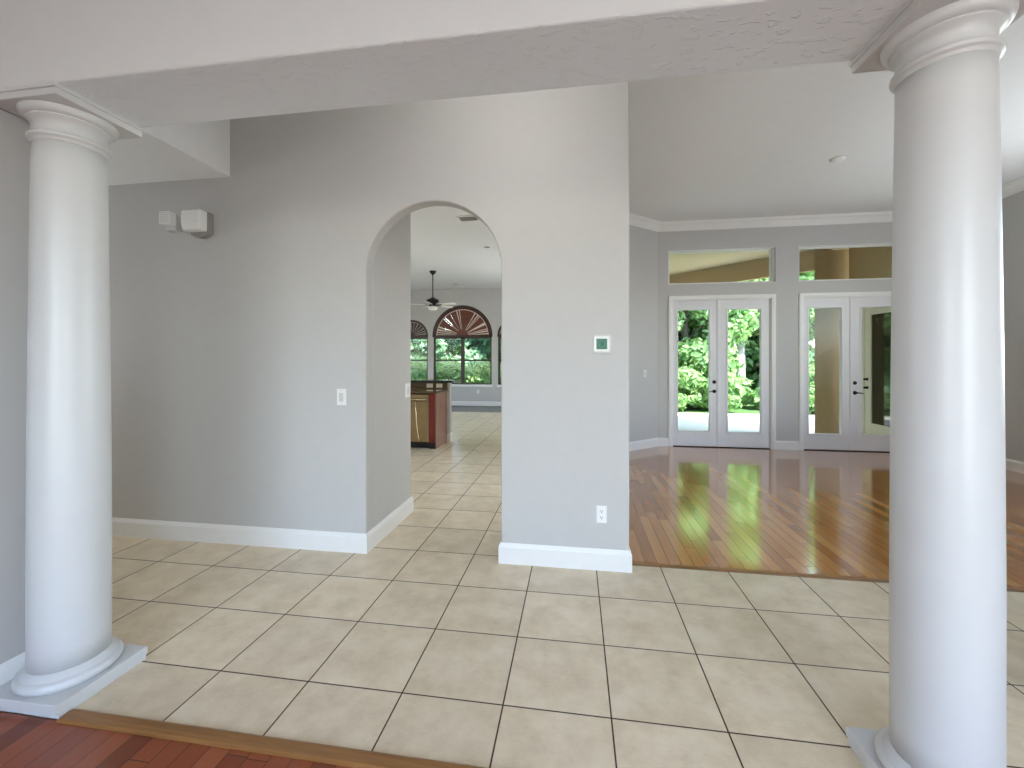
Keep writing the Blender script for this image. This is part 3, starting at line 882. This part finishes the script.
# door of the wing
t = thing('door_3', 'cream framed glass door outside, dark pane, seen through right door', 'door', (8.0, 6.83, ZP), -PI / 2, None, 'structure')
w = .46
m = MB()
for q in ((-w - .125, -w - .006, 0, 2.62), (w + .006, w + .105, 0, 2.62), (-w - .005, w + .005, 2.53, 2.62)): m.box(q[0], q[1], -.03, .06, q[2], q[3])
m.done('door_frame', M['cream'], t, bevel=.003)
m = MB()
for q in ((-w, -w + .166, 0, 2.52), (w - .166, w, 0, 2.52), (-w + .166, w - .166, 0, .356), (-w + .166, w - .166, 2.39, 2.52)): m.box(q[0], q[1], -.02, .03, q[2], q[3])
lf = m.done('door_leaf', M['cream'], t, bevel=.003)
MB().box(-w + .166, w - .166, .0, .01, .356, 2.39).done('glass', M['dark_glass'], lf)
m = MB()
for zz in (1.02, 1.18):
    m.lathe([(.028, 0), (.028, .01), (.014, .016), (.022, .045), (.022, .06), (.005, .066)], 14, Matrix.Translation((-w + .075, -.02, zz)) @ Matrix.Rotation(PI / 2, 4, 'X'))
m.done('handle', M['bronze'], lf)

# ================================================================== outside: trees, shrubs, palms
def leaves_mesh(name, centres, n, size, mat, seed):
    r = np.random.default_rng(seed)
    C_ = np.array([c[:3] for c in centres]); R_ = np.array([c[3] for c in centres])
    p_ = R_ ** 2 / (R_ ** 2).sum()
    idx = r.choice(len(C_), n, p=p_)
    d = r.normal(size=(n, 3)); d /= np.linalg.norm(d, axis=1)[:, None]
    rad = R_[idx] * (0.55 + 0.5 * r.random(n))
    pos = C_[idx] + d * rad[:, None] * np.array([1, 1, .72])
    nor = d + r.normal(scale=.55, size=(n, 3)) + np.array([0, 0, .45]); nor /= np.linalg.norm(nor, axis=1)[:, None]
    u = np.cross(nor, r.normal(size=(n, 3))); u /= np.linalg.norm(u, axis=1)[:, None]
    v = np.cross(nor, u)
    s = size * (.6 + .8 * r.random(n))[:, None]
    # a folded pointed leaf: 4 corner diamond
    q0 = pos - u * s; q1 = pos + v * s * .5 + nor * s * .12; q2 = pos + u * s; q3 = pos - v * s * .5 + nor * s * .12
    V = np.stack([q0, q1, q2, q3], 1).reshape(-1, 3)
    keep = V[:, 2].reshape(-1, 4).min(1) > 0.02
    V = V.reshape(-1, 4, 3)[keep].reshape(-1, 3)
    F = np.arange(len(V)).reshape(-1, 4)
    me = bpy.data.meshes.new(name)
    me.from_pydata(V.tolist(), [], F.tolist())
    me.materials.append(mat)
    return me

def make_tree(label, seed, height, mat, leaf=.13, n=9000, wide=1.7, bark='bark_dark', low=.9, tr=.16):
    r = random.Random(seed)
    t = thing('leafy_tree', label, 'tree', (0, 0, ZP - .06))
    m = MB()
    lean = (r.uniform(-.25, .25), r.uniform(-.2, .2))
    pth = [(lean[0] * k * k, lean[1] * k * k, height * .85 * k) for k in (0, .15, .3, .5, .7, 1)]
    m.tube([(0, 0, -.1)] + pth[1:], [tr * 1.25, tr, tr * .92, tr * .75, tr * .5, tr * .15], 10)
    cent = []
    for k in range(26):
        h = low + (height - low) * r.random() ** .85
        k0 = h / (height * .85); k0 = min(k0, 1)
        rr = wide * math.sin(PI * min(.95, max(.15, (h - low + .6) / (height - low + 1.2)))) ** .6
        a = r.uniform(0, 2 * PI); q = rr * math.sqrt(r.random()) * .8
        c = (lean[0] * k0 * k0 + q * math.cos(a), lean[1] * k0 * k0 + q * math.sin(a), h)
        cent.append((*c, r.uniform(.55, .95)))
        b0 = (lean[0] * k0 * k0 * .6, lean[1] * k0 * k0 * .6, max(.4, h - q * .7 - .2))
        m.tube([b0, ((b0[0] + c[0]) / 2, (b0[1] + c[1]) / 2, (b0[2] + c[2]) / 2 + .1), c], [tr * .3, tr * .2, tr * .06], 6)
    m.done('trunk', M[bark], t)
    me = leaves_mesh('foliage', cent, n, leaf, M[mat], seed)
    f = bpy.data.objects.new('foliage', me); COL.objects.link(f); f.parent = t
    return t

def make_shrub(label, seed, mat, n=2600, leaf=.085):
    r = random.Random(seed)
    t = thing('shrub', label, 'shrub', (0, 0, ZP - .06))
    m = MB()
    cent = []
    for k in range(9):
        a = r.uniform(0, 2 * PI); q = r.uniform(.1, .75); h = r.uniform(.3, 1.25)
        cent.append((q * math.cos(a), q * math.sin(a), h, r.uniform(.3, .5)))
        m.tube([(0, 0, -.05), (q * .5 * math.cos(a), q * .5 * math.sin(a), h * .6), cent[-1][:3]], [.03, .02, .008], 6)
    m.done('stem', M['bark_dark'], t)
    me = leaves_mesh('foliage', cent, n, leaf, M[mat], seed + 5)
    f = bpy.data.objects.new('foliage', me); COL.objects.link(f); f.parent = t
    return t

def make_palm(label, seed, trunk=.5):
    r = random.Random(seed)
    t = thing('fan_palm', label, 'palm', (0, 0, ZP - .06))
    MB().tube([(0, 0, -.05), (.02, 0, trunk * .5), (0, .02, trunk)], [.14, .12, .10], 10).done('trunk', M['bark_dark'], t)
    for k in range(13):
        a = 2 * PI * k / 13 + r.uniform(-.2, .2); el = r.uniform(.25, 1.3)
        L = r.uniform(.7, 1.15)
        d = Vector((math.cos(a) * math.cos(el), math.sin(a) * math.cos(el), math.sin(el)))
        tip = Vector((0, 0, trunk)) + d * L
        m = MB()
        m.tube([(0, 0, trunk - .05), Vector((0, 0, trunk)) + d * L * .5 + Vector((0, 0, .05)), tip], [.016, .012, .008], 6)
        side = d.cross(Vector((0, 0, 1))).normalized(); up = side.cross(d).normalized()
        for j in range(17):
            th = math.radians(-125 + 250 * j / 16)
            dd = (d * math.cos(th) + side * math.sin(th)).normalized()
            ln = .62 * (.75 + .25 * math.cos(th)) * r.uniform(.9, 1.1)
            wv = (up.cross(dd)).normalized() * .022
            p1 = tip + dd * ln * .55 + up * .03; p2 = tip + dd * ln - Vector((0, 0, .10))
            vs = [m.bm.verts.new(x) for x in (tip, p1 - wv, p2, p1 + wv)]
            m.bm.faces.new(vs)
        m.done('frond', M['frond'], t)
    return t

G = 'trees behind the patio'
tA = make_tree('bright green leafy tree filling the left pane of left door', 3, 6.6, 'leafA', .105, 18000, 2.1, low=.5)
tB = make_tree('pale trunked tree in the right pane of the left door', 11, 7.2, 'leafA', .105, 11000, 2.0, 'bark', 2.3, .21)
tC = make_tree('dusty green tree standing behind the wide arched window', 23, 6.2, 'leafC', .11, 15000, 2.1)
tD = make_tree('mid green tree standing behind the brighter front trees', 31, 7.4, 'leafB', .13, 15000, 2.4, low=.5)
def put(t, x, y, rz=0, s=1.0):
    t.location = (x, y, ZP - .06); t.rotation_euler = (0, 0, rz); t.scale = (s, s, s)
put(tA, 6.5, 14.6); put(tB, 8.35, 14.6, .4); put(tC, -2.2, 16.2); put(tD, 7.6, 18.0, 1.0)
Z0 = ZP - .06
for (src, x, y, rz, s, lab) in (
    (tA, 11.2, 14.8, 2.0, 1.0, 'bright green tree beside the tan pier in right door'),
    (tA, 9.9, 16.6, 4.0, 1.05, 'bright green tree further back behind the pale trunk'),
    (tD, 5.2, 17.6, 2.4, 1.0, 'mid green tree at the far left of the left door view'),
    (tD, 10.4, 19.0, 3.3, 1.0, 'mid green tree far behind the tree with pale trunk'),
    (tD, 13.2, 17.5, .2, 1.0, 'mid green tree far right behind the tan pier'),
    (tA, 3.6, 15.4, 1.2, 1.0, 'bright green tree behind the house corner left of doors'),
    (tC, -4.9, 16.4, 2.2, 1.0, 'dusty green tree behind the narrow left arched window'),
    (tC, .7, 16.8, 4.2, 1.0, 'dusty green tree behind the right side of arched window'),
    (tC, -3.6, 19.2, 5.2, 1.15, 'dusty green tree further back behind the arched windows'),
    (tC, -.8, 19.4, .8, 1.15, 'dusty green tree far back right of the arched window'),
    (tC, -4.2, 15.0, 1.1, .95, 'dusty green tree nearest the narrow left arched window'),
    (tC, -3.3, 16.6, 2.6, 1.05, 'dusty green tree behind the left third of the wide arched window'),
    (tC, -7.6, 18.0, 3.1, 1.1, 'dusty green tree far left beyond the kitchen windows'),
    (tD, 15.8, 15.2, 1.9, 1.0, 'mid green tree at far right beyond the house wing')):
    dup(src, (x, y, Z0), rz, (s, s, s), lab)
sA = make_shrub('low green shrub at patio edge below the bright tree', 41, 'leafB')
put(sA, 5.9, 12.6)
for (x, y, rz, s, lab) in ((6.75, 12.6, 1.1, 0.9, 'low green shrub at the patio edge in left door, middle'), (9.15, 13.0, 2.3, 1.0, 'low green shrub at patio edge right of the pale trunk'),
        (10.0, 12.5, 3.1, 1.1, 'low green shrub at patio edge beside the tan pier'), (4.8, 12.8, 4.0, 1.0, 'low green shrub at patio edge near the house corner'),
        (11.4, 12.7, .5, 1.1, 'low green shrub at patio edge behind the pier'), (6.35, 13.5, 2.0, 1.8, 'taller green shrub in the left pane below the bright tree'), (12.6, 13.3, 5.0, 1.2, 'taller green shrub right of the tan pier')):
    dup(sA, (x, y, Z0), rz, (s, s, s), lab)
for (x, y, rz, s, lab) in ((6.0, 17.3, 1.7, 2.1, 'large bush low behind the left pane of the left glass door'), (7.5, 16.9, 2.9, 2.2, 'large bush low behind the mullion of the left glass door'),
        (9.2, 17.4, .9, 2.2, 'large bush low behind the pale tree trunk'), (10.9, 17.0, 4.4, 2.1, 'large bush low far behind the tan pier'),
        (-3.4, 17.6, 2.0, 2.3, 'large bush low behind left half of the arched kitchen window'), (-1.4, 18.0, 3.4, 2.3, 'large bush low behind right half of the arched kitchen window'),
        (-5.6, 17.4, 5.4, 2.3, 'large bush low behind the narrow left kitchen window')):
    dup(sA, (x, y, Z0), rz, (s, s, s), lab)
pA = make_palm('fan palm low behind the middle of the wide arched window', 51, .55)
put(pA, -1.35, 13.4)
for (x, y, rz, s, lab) in ((-2.6, 13.6, 1.0, 1.05, 'fan palm low behind the left half of arched window'), (-.3, 13.7, 2.2, 1.0, 'fan palm low behind the right half of arched window'),
        (-3.8, 13.6, 3.0, 1.1, 'fan palm low behind the narrow left arched window'), (1.0, 13.8, 4.0, 1.0, 'fan palm low behind the narrow right arched window')):
    dup(pA, (x, y, Z0), rz, (s, s, s), lab)
